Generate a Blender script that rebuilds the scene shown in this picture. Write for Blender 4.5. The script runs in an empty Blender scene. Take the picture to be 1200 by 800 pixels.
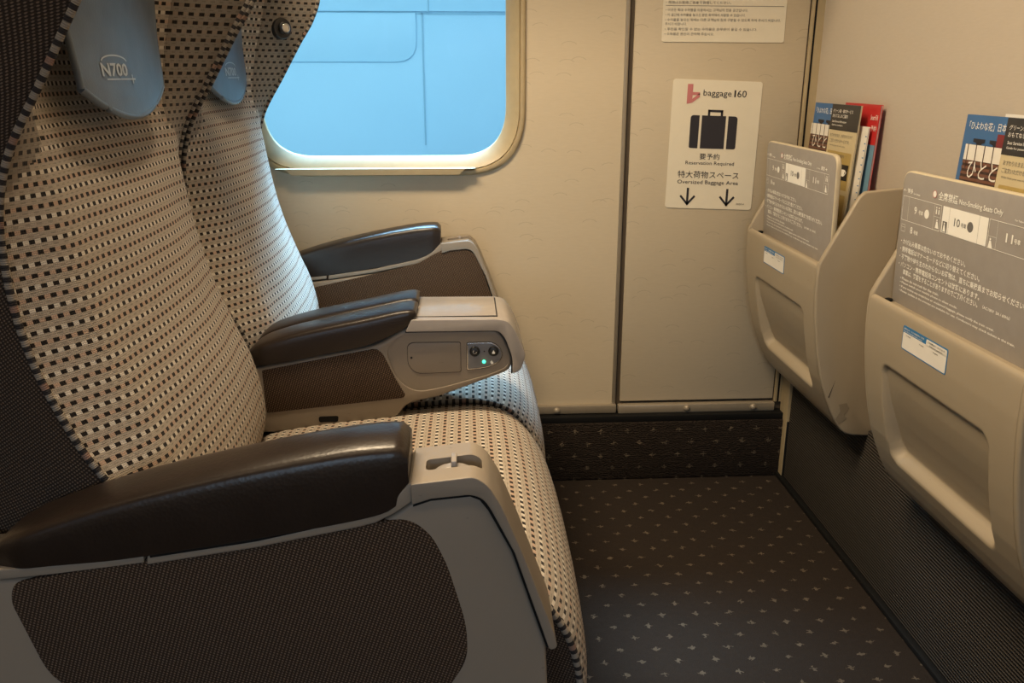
import bpy, bmesh, math, random
import numpy as np
from mathutils import Vector, Matrix
random.seed(4)
SC = bpy.context.scene
COL = SC.collection

# ------------------------------------------------------------------ camera, world, lights
FPX = 1000.0                                   # focal length in pixels of a 1200-wide frame
TH = math.atan(312/FPX); YAW = math.atan(56*math.cos(TH)/FPX)
CF = Vector((math.sin(YAW)*math.cos(TH), math.cos(YAW)*math.cos(TH), -math.sin(TH)))
CR = Vector((math.cos(YAW), -math.sin(YAW), 0)); CU = CR.cross(CF)
CAM = Vector((0, 0, 1.02))
cd = bpy.data.cameras.new('camera'); cam = bpy.data.objects.new('camera', cd); COL.objects.link(cam)
cd.sensor_width = 36; cd.lens = 36*FPX/1200; cd.clip_start = .02
cam.matrix_world = Matrix(((CR.x, CU.x, -CF.x, CAM.x), (CR.y, CU.y, -CF.y, CAM.y), (CR.z, CU.z, -CF.z, CAM.z), (0, 0, 0, 1)))
SC.camera = cam
vs = SC.view_settings
vs.view_transform = 'Standard'; vs.look = 'None'; vs.gamma = 1; vs.use_curve_mapping = False
vs.exposure = 0.5
w = bpy.data.worlds.new('world'); SC.world = w; w.use_nodes = True
w.node_tree.nodes['Background'].inputs[0].default_value = (.22, .50, .85, 1)
w.node_tree.nodes['Background'].inputs[1].default_value = 0.49

def area(name, loc, target, sx, sy, energy, col, spread=180):
    l = bpy.data.lights.new(name, 'AREA'); l.shape = 'RECTANGLE'; l.size = sx; l.size_y = sy
    l.energy = energy; l.color = col; l.spread = math.radians(spread)
    o = bpy.data.objects.new(name, l); COL.objects.link(o); o.location = loc
    o.rotation_euler = (Vector(target)-Vector(loc)).to_track_quat('-Z', 'Y').to_euler()
    return o
WARM = (1.0, .775, .505)
area('ceiling_lamp_aisle', (-.5, .1, 2.17), (-.5, .1, 0), 2.4, .25, 4, WARM)
area('ceiling_lamp_seats', (-.42, 1.10, 2.17), (-.42, 1.10, 0), .9, .3, 36, WARM)
area('daylight_outside_window', (.0, 3.3, 2.75), (.0, 2.0, .97), 4.0, .40, 165, (.42, .74, 1.0), 80)
area('daylight_far_side', (-.3, -2.4, 1.7), (-.1, 0, .6), 2.5, 1.2, 48, (.60, .80, 1.0))

# ------------------------------------------------------------------ helpers
def at(px, py, y):
    """(x, z) of the photo point on the vertical plane at depth y"""
    d = CR*((px-600)/FPX) - CU*((py-400)/FPX) + CF
    q = CAM + d*(y/d.y)
    return (q.x, q.z)
def ats(pts, y): return [at(a, b, y) for a, b in pts]

def interp(tab, k):
    """smooth interpolation of [(key, value)] (monotone keys)"""
    ks = [a for a, _ in tab]; vv = [b for _, b in tab]
    n = len(ks)
    if k <= ks[0]: return vv[0]
    if k >= ks[-1]: return vv[-1]
    i = max(j for j in range(n-1) if ks[j] <= k)
    h = ks[i+1]-ks[i]; t = (k-ks[i])/h
    def m(j):
        if j == 0: return (vv[1]-vv[0])/(ks[1]-ks[0])
        if j == n-1: return (vv[-1]-vv[-2])/(ks[-1]-ks[-2])
        return (vv[j+1]-vv[j-1])/(ks[j+1]-ks[j-1])
    a, b = m(i)*h, m(i+1)*h
    return (2*t**3-3*t*t+1)*vv[i]+(t**3-2*t*t+t)*a+(-2*t**3+3*t*t)*vv[i+1]+(t**3-t*t)*b
def sstep(a, b, x):
    t = min(1, max(0, (x-a)/(b-a))); return t*t*(3-2*t)

def rc(pts, r, n=5):
    """round the corners of a closed polygon; r is a number or one per corner"""
    out = []; N = len(pts)
    rs = r if isinstance(r, (list, tuple)) else [r]*N
    for i in range(N):
        p = Vector(pts[i]); a = Vector(pts[i-1]); b = Vector(pts[(i+1) % N])
        rr = min(rs[i], .48*(a-p).length, .48*(b-p).length)
        if rr < 1e-5: out.append(tuple(p)); continue
        p0 = p+(a-p).normalized()*rr; p1 = p+(b-p).normalized()*rr
        for k in range(n+1):
            t = k/n
            q = p0*(1-t)**2+p*2*t*(1-t)+p1*t*t
            out.append(tuple(q))
    return out

def link(name, me, parent=None):
    o = bpy.data.objects.new(name, me); COL.objects.link(o)
    if parent is not None:
        o.parent = parent
        q = parent; off = Vector((0, 0, 0))
        while q is not None: off += q.location; q = q.parent
        o.location = -off + Vector((0, 0, 0))
    return o
def obj(name, bm, mats, parent=None, smooth=40):
    me = bpy.data.meshes.new(name)
    bmesh.ops.recalc_face_normals(bm, faces=bm.faces) if smooth != 'keep' else None
    bm.to_mesh(me); bm.free()
    for m in (mats if isinstance(mats, (list, tuple)) else [mats]): me.materials.append(m)
    me.shade_smooth()
    me.set_sharp_from_angle(angle=math.radians(40 if smooth == 'keep' else smooth))
    return link(name, me, parent)
def tag(o, label, cat, group=None):
    o['label'] = label; o['category'] = cat
    if group: o['group'] = group
    return o
def thing(name, label, cat, loc, group=None):
    o = bpy.data.objects.new(name, None); COL.objects.link(o); o.location = loc; o.empty_display_size = .05
    return tag(o, label, cat, group)
def struct(o): o['kind'] = 'structure'; return o

def prism_into(bm, prof, y0, y1, bev=0.0, seg=3, mi=0, axis='y'):
    """polygon prof (x,z) extruded from y0 to y1 with bevelled rims"""
    t = bmesh.new()
    def v3(p, d): return (p[0], d, p[1]) if axis == 'y' else ((d, p[0], p[1]) if axis == 'x' else (p[0], p[1], d))
    a = [t.verts.new(v3(p, y0)) for p in prof]; b = [t.verts.new(v3(p, y1)) for p in prof]
    fa = t.faces.new(a); fb = t.faces.new(b[::-1])
    n = len(prof)
    for i in range(n): t.faces.new((a[i], b[i], b[(i+1) % n], a[(i+1) % n]))
    bmesh.ops.recalc_face_normals(t, faces=t.faces)
    if bev > 0:
        es = list(set(list(fa.edges)+list(fb.edges)))
        bmesh.ops.bevel(t, geom=es, offset=bev, segments=seg, profile=.5, affect='EDGES', clamp_overlap=True)
    for f in t.faces: f.material_index = mi
    merge(bm, t)
def merge(bm, t):
    uvs = t.loops.layers.uv.active; uvd = bm.loops.layers.uv.verify() if uvs else None
    mp = {v: bm.verts.new(v.co) for v in t.verts}
    for f in t.faces:
        try: g = bm.faces.new([mp[v] for v in f.verts])
        except ValueError: continue
        g.material_index = f.material_index
        if uvs:
            for l0, l1 in zip(f.loops, g.loops): l1[uvd].uv = l0[uvs].uv
    t.free()
def prism(prof, y0, y1, bev=0.0, seg=3, axis='y'):
    bm = bmesh.new(); prism_into(bm, prof, y0, y1, bev, seg, 0, axis); return bm
def box_into(bm, x0, x1, y0, y1, z0, z1, bev=0.0, mi=0, seg=2):
    t = bmesh.new(); bmesh.ops.create_cube(t, size=1)
    bmesh.ops.scale(t, vec=(x1-x0, y1-y0, z1-z0), verts=t.verts)
    bmesh.ops.translate(t, vec=((x0+x1)/2, (y0+y1)/2, (z0+z1)/2), verts=t.verts)
    if bev: bmesh.ops.bevel(t, geom=list(t.edges), offset=bev, segments=seg, profile=.5, affect='EDGES')
    for f in t.faces: f.material_index = mi
    merge(bm, t)
def box(*a, **k):
    bm = bmesh.new(); box_into(bm, *a, **k); return bm
def grid_into(bm, P, uv=None, close_u=False, close_v=False, mi=0, mfun=None):
    """P[i][j] -> coordinates; quads with uv(i,j)"""
    ul = bm.loops.layers.uv.verify() if uv else None
    V = [[bm.verts.new(p) for p in row] for row in P]
    I, J = len(P), len(P[0])
    for i in range(I-1+(1 if close_v else 0)):
        for j in range(J-1+(1 if close_u else 0)):
            ii, jj = (i+1), (j+1)
            f = bm.faces.new((V[i][j], V[i][jj % J], V[ii % I][jj % J], V[ii % I][j]))
            f.material_index = mfun(i, j) if mfun else mi
            if uv:
                for l, (a, b) in zip(f.loops, ((i, j), (i, jj), (ii, jj), (ii, j))): l[ul].uv = uv(a, b)
    return V
def tube_into(bm, pts, r, n=8, mi=0, caps=True):
    """tube along pts with uv.y = arc length"""
    pts = [Vector(p) for p in pts]; P = []; L = [0]
    for i in range(1, len(pts)): L.append(L[-1]+(pts[i]-pts[i-1]).length)
    up = Vector((0, 1, 0))
    for i, p in enumerate(pts):
        d = (pts[min(i+1, len(pts)-1)]-pts[max(i-1, 0)]).normalized()
        if abs(d.dot(up)) > .95: up2 = Vector((1, 0, 0))
        else: up2 = up
        s = d.cross(up2).normalized(); t = s.cross(d)
        rr = r(i) if callable(r) else r
        P.append([p+(s*math.cos(2*math.pi*k/n)+t*math.sin(2*math.pi*k/n))*rr for k in range(n)])
    V = grid_into(bm, P, uv=lambda a, b: (b/n*.03, L[a]), close_u=True, mi=mi)
    if caps:
        for row in (V[0], V[-1]):
            f = bm.faces.new(row); f.material_index = mi
def lathe_into(bm, prof, c, axis, n=20, mi=0):
    """prof [(r, h)] turned about axis through c"""
    ax = Vector(axis).normalized(); s = ax.orthogonal().normalized(); t = ax.cross(s); c = Vector(c)
    P = [[c+ax*h+(s*math.cos(2*math.pi*k/n)+t*math.sin(2*math.pi*k/n))*max(r, 1e-5) for k in range(n)] for r, h in prof]
    V = grid_into(bm, P, close_u=True, mi=mi)
    for row in (V[0], V[-1]):
        f = bm.faces.new(row); f.material_index = mi
def boolean(o, cutter_bm):
    me = bpy.data.meshes.new('cut'); bmesh.ops.recalc_face_normals(cutter_bm, faces=cutter_bm.faces)
    cutter_bm.to_mesh(me); cutter_bm.free()
    c = bpy.data.objects.new('cut', me); COL.objects.link(c)
    par = o.parent; loc = o.location.copy(); o.parent = None; o.location = (0, 0, 0)
    m = o.modifiers.new('b', 'BOOLEAN'); m.operation = 'DIFFERENCE'; m.solver = 'EXACT'; m.object = c
    bpy.context.view_layer.update()
    dg = bpy.context.evaluated_depsgraph_get()
    nm = bpy.data.meshes.new_from_object(o.evaluated_get(dg)); nm.name = o.name
    o.modifiers.clear(); o.data = nm; nm.shade_smooth(); nm.set_sharp_from_angle(angle=math.radians(35))
    bpy.data.objects.remove(c); o.parent = par; o.location = loc
    return o

# ------------------------------------------------------------------ node helpers
class NT:
    def __init__(s, name):
        s.m = bpy.data.materials.new(name); s.m.use_nodes = True; s.t = s.m.node_tree
        s.b = s.t.nodes['Principled BSDF']
    def n(s, typ, **kw):
        nd = s.t.nodes.new(typ)
        for k, v in kw.items(): setattr(nd, k, v)
        return nd
    def put(s, sock, v):
        if hasattr(v, 'links') or isinstance(v, bpy.types.NodeSocket): s.t.links.new(v, sock)
        else: sock.default_value = v
    def math(s, op, a, b=0.0, c=None):
        nd = s.n('ShaderNodeMath', operation=op); s.put(nd.inputs[0], a); s.put(nd.inputs[1], b)
        if c is not None: s.put(nd.inputs[2], c)
        return nd.outputs[0]
    def mix(s, f, a, b):
        nd = s.n('ShaderNodeMix', data_type='RGBA')
        s.put(nd.inputs[0], f)
        for k, v in ((6, a), (7, b)): s.put(nd.inputs[k], v if isinstance(v, bpy.types.NodeSocket) else (*v, 1))
        return nd.outputs[2]
    def uv(s):
        x = s.n('ShaderNodeSeparateXYZ'); s.t.links.new(s.n('ShaderNodeTexCoord').outputs['UV'], x.inputs[0])
        return x.outputs[0], x.outputs[1]
    def obj(s):
        x = s.n('ShaderNodeSeparateXYZ'); o = s.n('ShaderNodeTexCoord').outputs['Object']; s.t.links.new(o, x.inputs[0])
        return o, x.outputs
    def vec(s, x, y, z=0.0):
        c = s.n('ShaderNodeCombineXYZ')
        for i, v in enumerate((x, y, z)): s.put(c.inputs[i], v)
        return c.outputs[0]
    def noise(s, v, scale, detail=3, rough=.5):
        nd = s.n('ShaderNodeTexNoise'); s.put(nd.inputs['Vector'], v) if v is not None else None
        nd.inputs['Scale'].default_value = scale; nd.inputs['Detail'].default_value = detail; nd.inputs['Roughness'].default_value = rough
        return nd.outputs['Fac']
    def base(s, v): s.put(s.b.inputs['Base Color'], v if isinstance(v, bpy.types.NodeSocket) else (*v, 1))
    def bump(s, h, strength, dist=.001):
        nd = s.n('ShaderNodeBump'); nd.inputs['Strength'].default_value = strength; nd.inputs['Distance'].default_value = dist
        s.put(nd.inputs['Height'], h); s.t.links.new(nd.outputs[0], s.b.inputs['Normal'])
    def rough(s, v): s.put(s.b.inputs['Roughness'], v)

def plain(name, col, rough=.5, metal=0.0, nz=.06, scale=60, bump=0.0, emit=None, spec=.5):
    t = NT(name); o, xyz = t.obj(); f = t.noise(o, scale)
    d = tuple(c*(1-nz*2) for c in col); l = tuple(min(1, c*(1+nz)) for c in col)
    t.base(t.mix(f, d, l)); t.rough(rough); t.b.inputs['Metallic'].default_value = metal
    t.b.inputs['Specular IOR Level'].default_value = spec
    if bump: t.bump(t.noise(o, scale*4), bump)
    if emit: t.b.inputs['Emission Color'].default_value = (*col, 1); t.b.inputs['Emission Strength'].default_value = emit
    return t.m

def fabric(name, light=True, base=(.40, .345, .280)):
    t = NT(name); u, v = t.uv()
    row = t.math('DIVIDE', v, .0116); r = t.math('FRACT', row); ri = t.math('FLOOR', row)
    alt = t.math('MODULO', ri, 2.0)
    alt = t.math('ABSOLUTE', alt)
    dash = t.math('LESS_THAN', r, .40)
    cell = t.math('FRACT', t.math('ADD', t.math('DIVIDE', u, .0135 if light else .0165), t.math('MULTIPLY', alt, .5)))
    dark = t.math('LESS_THAN', cell, .5)
    nz = t.noise(t.vec(t.math('MULTIPLY', u, 1.0), t.math('MULTIPLY', v, 1.0)), 160, 2)
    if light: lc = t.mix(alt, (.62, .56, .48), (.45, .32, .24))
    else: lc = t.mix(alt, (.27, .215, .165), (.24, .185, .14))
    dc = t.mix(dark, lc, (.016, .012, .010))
    # plain band: fine darker flecks along its middle, a thread line at its borders
    mid = t.math('LESS_THAN', t.math('ABSOLUTE', t.math('SUBTRACT', r, .72)), .07)
    fl = t.math('LESS_THAN', t.math('FRACT', t.math('DIVIDE', u, .0135)), .45)
    fleck = t.math('MULTIPLY', t.math('MULTIPLY', mid, fl), .5)
    b = base if light else tuple(c*.62 for c in base)  # wing weave is also dimmed: shade on the headrest wings put into colour
    pl = t.mix(nz, tuple(c*.80 for c in b), tuple(c*1.12 for c in b))
    pl = t.mix(fleck, pl, tuple(c*.45 for c in b))
    t.base(t.mix(dash, pl, dc)); t.rough(.95); t.b.inputs['Specular IOR Level'].default_value = .15
    t.b.inputs['Sheen Weight'].default_value = .12
    hh = t.math('ADD', t.math('SINE', t.math('MULTIPLY', u, 2*math.pi/.0022)), t.math('SINE', t.math('MULTIPLY', v, 2*math.pi/.0022)))
    hh = t.math('ADD', hh, t.math('MULTIPLY', dash, -1.5))
    t.bump(hh, .35, .0006)
    return t.m

def weave(name, a, b, size=.0042):
    """coarse dark side fabric with a diagonal fleck"""
    t = NT(name); u, v = t.uv()
    p = t.math('ADD', u, t.math('MULTIPLY', v, .55)); q = t.math('SUBTRACT', v, t.math('MULTIPLY', u, .3))
    s1 = t.math('SINE', t.math('MULTIPLY', p, 2*math.pi/size)); s2 = t.math('SINE', t.math('MULTIPLY', q, 2*math.pi/size))
    k = t.math('MULTIPLY', s1, s2)
    f = t.math('MULTIPLY', t.math('GREATER_THAN', k, .35), t.math('ADD', .4, t.noise(t.vec(u, v), 220)))
    t.base(t.mix(f, a, b)); t.rough(.97); t.b.inputs['Specular IOR Level'].default_value = .12
    t.bump(k, .5, .0008)
    return t.m

def pipingmat(name):
    t = NT(name); u, v = t.uv()
    f = t.math('LESS_THAN', t.math('FRACT', t.math('DIVIDE', v, .0120)), .45)
    al = t.math('LESS_THAN', t.math('FRACT', t.math('DIVIDE', v, .0840)), .143)
    lc = t.mix(al, (.27, .235, .195), (.26, .16, .12))
    t.base(t.mix(f, lc, (.02, .017, .018))); t.rough(.9); t.bump(t.math('SINE', t.math('MULTIPLY', v, 2*math.pi/.0022)), .5, .0008)
    return t.m

def wallmat(name, col, arcs=True):
    t = NT(name); o, xyz = t.obj()
    st = t.vec(t.math('MULTIPLY', xyz[0], 6.0), t.math('MULTIPLY', xyz[1], 6.0), t.math('MULTIPLY', xyz[2], 40.0))
    grain = t.noise(st, 9, 4)
    c = t.mix(grain, tuple(k*.93 for k in col), tuple(k*1.04 for k in col))
    if arcs:
        def ring(sx, sy, sc, ofs):
            v2 = t.vec(t.math('ADD', t.math('MULTIPLY', xyz[0], sx), ofs), t.math('ADD', t.math('MULTIPLY', xyz[2], sy), ofs*1.7))
            vo = t.n('ShaderNodeTexVoronoi', voronoi_dimensions='2D'); vo.inputs['Scale'].default_value = sc; vo.inputs['Randomness'].default_value = 1
            t.t.links.new(v2, vo.inputs['Vector'])
            sb = t.n('ShaderNodeVectorMath', operation='SUBTRACT'); t.t.links.new(v2, sb.inputs[0]); t.t.links.new(vo.outputs['Position'], sb.inputs[1])
            sp = t.n('ShaderNodeSeparateXYZ'); t.t.links.new(sb.outputs[0], sp.inputs[0])
            d = t.math('SQRT', t.math('ADD', t.math('POWER', t.math('ABSOLUTE', sp.outputs[0]), 2.0), t.math('POWER', t.math('ABSOLUTE', sp.outputs[1]), 2.0)))
            rg = t.math('LESS_THAN', t.math('ABSOLUTE', t.math('SUBTRACT', d, .019)), .00075)
            upm = t.math('GREATER_THAN', sp.outputs[1], .009)
            rnd = t.n('ShaderNodeSeparateColor'); t.t.links.new(vo.outputs['Color'], rnd.inputs[0])
            keep = t.math('GREATER_THAN', rnd.outputs[0], .35)
            return t.math('MULTIPLY', t.math('MULTIPLY', rg, upm), keep)
        a = t.math('MAXIMUM', ring(1, 1.7, 11, 0.0), ring(1, 1.5, 8, 3.3))
        c = t.mix(t.math('MULTIPLY', a, .55), c, tuple(k*.52 for k in col))
        t.bump(t.math('SUBTRACT', t.math('MULTIPLY', grain, .5), a), .25, .001)
    else: t.bump(grain, .12, .001)
    t.base(c); t.rough(.42)
    return t.m

def carpet(name, k=1.0, upright=False):
    t = NT(name); o, xyz = t.obj()
    X, Yc = xyz[0], (xyz[2] if upright else xyz[1])
    wob = t.math('MULTIPLY', t.math('SUBTRACT', t.noise(o, 160, 2), .5), .016); wob2 = t.math('MULTIPLY', t.math('SUBTRACT', t.noise(t.vec(xyz[1], xyz[2], xyz[0]), 130, 2), .5), .016)
    X, Yc = t.math('ADD', X, wob), t.math('ADD', Yc, wob2)
    S = .068
    def lat(ox, oy):
        a = t.math('SUBTRACT', t.math('FRACT', t.math('ADD', t.math('DIVIDE', X, S), ox)), .5)
        b = t.math('SUBTRACT', t.math('FRACT', t.math('ADD', t.math('DIVIDE', Yc, S*1.03), oy)), .5)
        a, b = t.math('ABSOLUTE', a), t.math('ABSOLUTE', b)
        plus = t.math('MULTIPLY', t.math('LESS_THAN', t.math('ADD', t.math('MULTIPLY', a, 1.0), t.math('MULTIPLY', b, 1.3)), .125), t.math('LESS_THAN', t.math('MULTIPLY', a, b), .0013))
        return plus
    dots = t.math('MAXIMUM', lat(0, 0), lat(.5, .5))
    fine = t.noise(o, 700, 2); mid = t.noise(o, 90, 3)
    bb = t.mix(fine, (.020*k, .0145*k, .0115*k), (.075*k, .058*k, .047*k))
    bb = t.mix(t.math('MULTIPLY', mid, .5), bb, (.03*k, .023*k, .018*k))
    dc = t.mix(mid, (.11*k, .085*k, .06*k), (.27*k, .215*k, .155*k))
    t.base(t.mix(t.math('MULTIPLY', dots, t.math('ADD', .35, fine)), bb, dc)); t.rough(1.0); t.b.inputs['Specular IOR Level'].default_value = .1
    h = t.math('ADD', fine, mid)
    if upright: h = t.math('ADD', h, t.math('SINE', t.math('MULTIPLY', Yc, 2*math.pi/.006)))
    t.bump(h, .8, .003)
    return t.m

def ribbed(name):
    t = NT(name); o, xyz = t.obj()
    s = t.math('SINE', t.math('MULTIPLY', t.math('ADD', xyz[2], t.math('MULTIPLY', xyz[1], .0)), 2*math.pi/.0065))
    q = t.math('SINE', t.math('MULTIPLY', xyz[1], 2*math.pi/.006))
    f = t.math('MULTIPLY_ADD', s, .5, .5)
    c = t.mix(f, (.022, .018, .015), (.085, .074, .062))
    c = t.mix(t.math('MULTIPLY', t.math('MULTIPLY_ADD', q, .5, .5), .35), c, (.03, .025, .02))
    t.base(c); t.rough(.95); t.b.inputs['Specular IOR Level'].default_value = .15; t.bump(s, .6, .002)
    return t.m

def leather(name, col, rough=.34, scale=260, strength=.25):
    t = NT(name); o, xyz = t.obj()
    vo = t.n('ShaderNodeTexVoronoi'); vo.inputs['Scale'].default_value = scale; t.t.links.new(o, vo.inputs['Vector'])
    f = t.noise(o, 30)
    t.base(t.mix(f, tuple(c*.75 for c in col), tuple(c*1.2 for c in col)))
    t.rough(t.math('MULTIPLY_ADD', t.noise(o, 55), .08, rough-.02)); t.bump(t.math('ADD', vo.outputs['Distance'], t.math('MULTIPLY', t.noise(o, 45), .35)), strength, .0010)
    return t.m

def plastic_worn(name, col, rough=.45):
    """moulded plastic with faint scuffs"""
    t = NT(name); o, xyz = t.obj()
    f = t.noise(o, 7, 4); sc = t.noise(t.vec(t.math('MULTIPLY', xyz[0], 25), t.math('MULTIPLY', xyz[1], 25), t.math('MULTIPLY', xyz[2], 120)), 3, 3)
    c = t.mix(f, tuple(k*.93 for k in col), tuple(k*1.05 for k in col))
    m = t.math('GREATER_THAN', sc, .735)
    t.base(t.mix(t.math('MULTIPLY', m, .35), c, tuple(k*.4 for k in col))); t.rough(rough)
    t.bump(t.noise(o, 900, 1), .06, .0005)
    return t.m

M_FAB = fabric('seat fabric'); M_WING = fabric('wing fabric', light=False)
M_PIPE = pipingmat('woven edging')
M_SIDE = weave('dark side weave', (.032, .024, .019), (.145, .108, .082), .0052)
M_PANEL = weave('brown arm panel weave', (.040, .027, .019), (.185, .130, .092), .0050)
M_INK = plain('near black gasket', (.005, .005, .005), .7, spec=.25)
M_WALL = wallmat('patterned wall panel', (.56, .475, .345)); M_BULK = wallmat('smooth bulkhead panel', (.51, .445, .365), arcs=False)
M_FRAME = plain('cream window moulding', (.42, .335, .20), .4)
M_RAIL = plain('satin rail', (.34, .29, .22), .4, .3); M_GAP = plain('seam groove', (.07, .05, .03), .6)
M_CARPET = carpet('floor carpet', .72); M_RISER = carpet('duct carpet', .8, True); M_RIB = ribbed('ribbed kick panel')
M_PADL = leather('dark arm leather', (.020, .0130, .0095), .31, strength=.13); M_FLAP = leather('grey headrest leather with reflected blue', (.115, .148, .195), .34, 420, .10)  # headrest leather is grey; blue window reflection is put into its colour
M_ARM = plastic_worn('taupe arm plastic', (.265, .225, .180), .42); M_POCK = plastic_worn('taupe pocket plastic', (.36, .30, .215), .40)
M_CAPT = plain('grey arm cap', (.33, .30, .275), .24); M_SEAM = plain('dark seam line', (.012, .011, .010), .6)
M_DARKP = plain('black plastic', (.015, .015, .016), .4); M_METAL = plain('bright metal', (.6, .6, .6), .25, 1.0)
M_CARD = plain('grey panel face', (.325, .295, .265), .45); M_CARDE = plain('cream panel edge', (.60, .52, .37), .4)
M_WHITE = plain('white print', (.95, .93, .86), .5, nz=.02); M_PAPER = plain('white paper', (.80, .77, .70), .5, nz=.03)
M_BLACK = plain('dark ink', (.022, .020, .026), .5); M_REDINK = plain('rose red ink', (.55, .19, .19), .5)
M_BLUE = plain('sticker blue', (.02, .18, .42), .4); M_SIGN = plain('cream sign film', (.74, .68, .545), .38, nz=.02)
M_GREYINK = plain('grey ink', (.16, .15, .14), .5)

# ------------------------------------------------------------------ text
_tc = {}; BOLD = 0.0
def glyphs(s, bold=0.0):
    if s in _tc: return _tc[s]
    cu = bpy.data.curves.new('t', 'FONT'); cu.body = s; cu.size = 1; cu.offset = bold or BOLD; cu.resolution_u = 2
    o = bpy.data.objects.new('t', cu); COL.objects.link(o); bpy.context.view_layer.update()
    dg = bpy.context.evaluated_depsgraph_get(); me = bpy.data.meshes.new_from_object(o.evaluated_get(dg))
    vs_ = [(v.co.x, v.co.y) for v in me.vertices]; fs = [tuple(p.vertices) for p in me.polygons]
    bpy.data.objects.remove(o); bpy.data.meshes.remove(me)
    _tc[s] = (vs_, fs); return _tc[s]
class Face:
    """a flat printed face: origin, unit u (right), unit d (down), normal"""
    def __init__(s, o, u, d, n): s.o, s.u, s.d, s.n = Vector(o), Vector(u).normalized(), Vector(d).normalized(), Vector(n).normalized()
    def p(s, u, d, h=0.0): return s.o+s.u*u+s.d*d+s.n*h
    def text(s, bm, st, u, d, h, width=None, mi=0, lift=.0006, center=False):
        """text whose box top-left is (u,d), height h, squeezed to width"""
        V, Fs = glyphs(st)
        if not V: return
        x0, x1 = min(v[0] for v in V), max(v[0] for v in V); y0, y1 = min(v[1] for v in V), max(v[1] for v in V)
        ky = h/max(1e-6, y1-y0); kx = ky if width is None else width/max(1e-6, x1-x0)
        if center: u = u-(x1-x0)*kx/2
        vv = [bm.verts.new(s.p(u+(a-x0)*kx, d+(y1-b)*ky, lift)) for a, b in V]
        for f in Fs:
            try: g = bm.faces.new([vv[i] for i in f])
            except ValueError: continue
            g.material_index = mi
            g.normal_update()
            if g.normal.dot(s.n) < 0: g.normal_flip()
    def poly(s, bm, pts, mi=0, lift=.0005):
        f = bm.faces.new([bm.verts.new(s.p(a, b, lift)) for a, b in pts]); f.material_index = mi
        f.normal_update()
        if f.normal.dot(s.n) < 0: f.normal_flip()
    def rect(s, bm, u0, d0, u1, d1, mi=0, lift=.0005, r=0):
        q = [(u0, d0), (u1, d0), (u1, d1), (u0, d1)]
        s.poly(bm, rc(q, r) if r else q, mi, lift)
    def line(s, bm, pts, wd, mi=0, lift=.0006, closed=False):
        n = len(pts)
        for i in range(n if closed else n-1):
            a, b = Vector(pts[i]), Vector(pts[(i+1) % n]); t = (b-a).normalized()*wd/2; q = Vector((-t.y, t.x))
            a, b = a-t, b+t
            s.poly(bm, [tuple(a+q), tuple(b+q), tuple(b-q), tuple(a-q)], mi, lift)
    def disc(s, bm, u, d, r, mi=0, lift=.0006, n=20):
        s.poly(bm, [(u+r*math.cos(2*math.pi*k/n), d+r*math.sin(2*math.pi*k/n)) for k in range(n)], mi, lift)

# ================================================================== THE SETTING
WY = 2.06; BX = .831; CEIL = 2.2; XB = -3.0; YF = -1.35
struct(obj('floor', box(XB, BX+.05, YF-.05, WY+.2, -.06, 0), M_CARPET))
struct(obj('ceiling', box(XB, BX+.05, YF-.05, WY+.2, CEIL, CEIL+.06), plain('ceiling panel', (.62, .56, .47), .6)))
# window wall: two panels with a groove between
WIN = rc([(-.495, .812), (.122, .812), (.122, 1.34), (-.495, 1.34)], .135, 10)
wl = struct(obj('wall_back', box(XB, .379, WY, WY+.09, 0, CEIL), M_WALL))
boolean(wl, prism(WIN, WY-.1, WY+.3))
wp = bmesh.new(); box_into(wp, .391, .797, WY, WY+.14, .208, CEIL, bev=.003)
struct(obj('wall_back_door_panel', wp, M_WALL))
g = bmesh.new(); box_into(g, .374, .396, WY+.004, WY+.02, .2, CEIL); box_into(g, .370, .3795, WY-.003, WY+.01, .205, CEIL, bev=.0015, mi=1)
struct(obj('trim_1', g, [M_GAP, M_RAIL]))
g = bmesh.new(); box_into(g, .796, BX+.02, WY+.003, WY+.14, 0, CEIL, mi=0); box_into(g, .800, .808, WY-.004, WY+.01, .20, CEIL, bev=.002, mi=1); box_into(g, .8085, .8125, WY-.002, WY+.01, .2, CEIL, mi=2); box_into(g, .8125, BX+.01, WY-.001, WY+.01, .2, CEIL, mi=1); box_into(g, .38, .80, WY+.012, WY+.13, .10, .26)
struct(obj('trim_2', g, [M_GAP, M_FRAME, M_INK]))
# bottom rail with rivets, black gasket, carpeted duct face
rail = bmesh.new(); box_into(rail, XB, .381, WY-.012, WY+.02, .180, .203, bev=.003); box_into(rail, .386, .800, WY-.012, WY+.02, .178, .201, bev=.003)
rl = struct(obj('trim_3', rail, M_RAIL))
for x in (-.45, -.03, .226, .566, .742):
    b = bmesh.new(); lathe_into(b, [(.0085, 0), (.0085, .003), (.006, .006), (.002, .0075)], (x, WY-.012, .1905), (0, -1, 0), 16); obj('rivet', b, M_RAIL, rl)
b = bmesh.new(); box_into(b, XB, BX, WY-.03, WY+.02, .160, .1785, bev=.002)
struct(obj('trim_4', b, M_INK))
struct(obj('baseboard_back', box(XB, BX, WY-.034, WY+.02, 0, .162, bev=.004), M_RISER))
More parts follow.
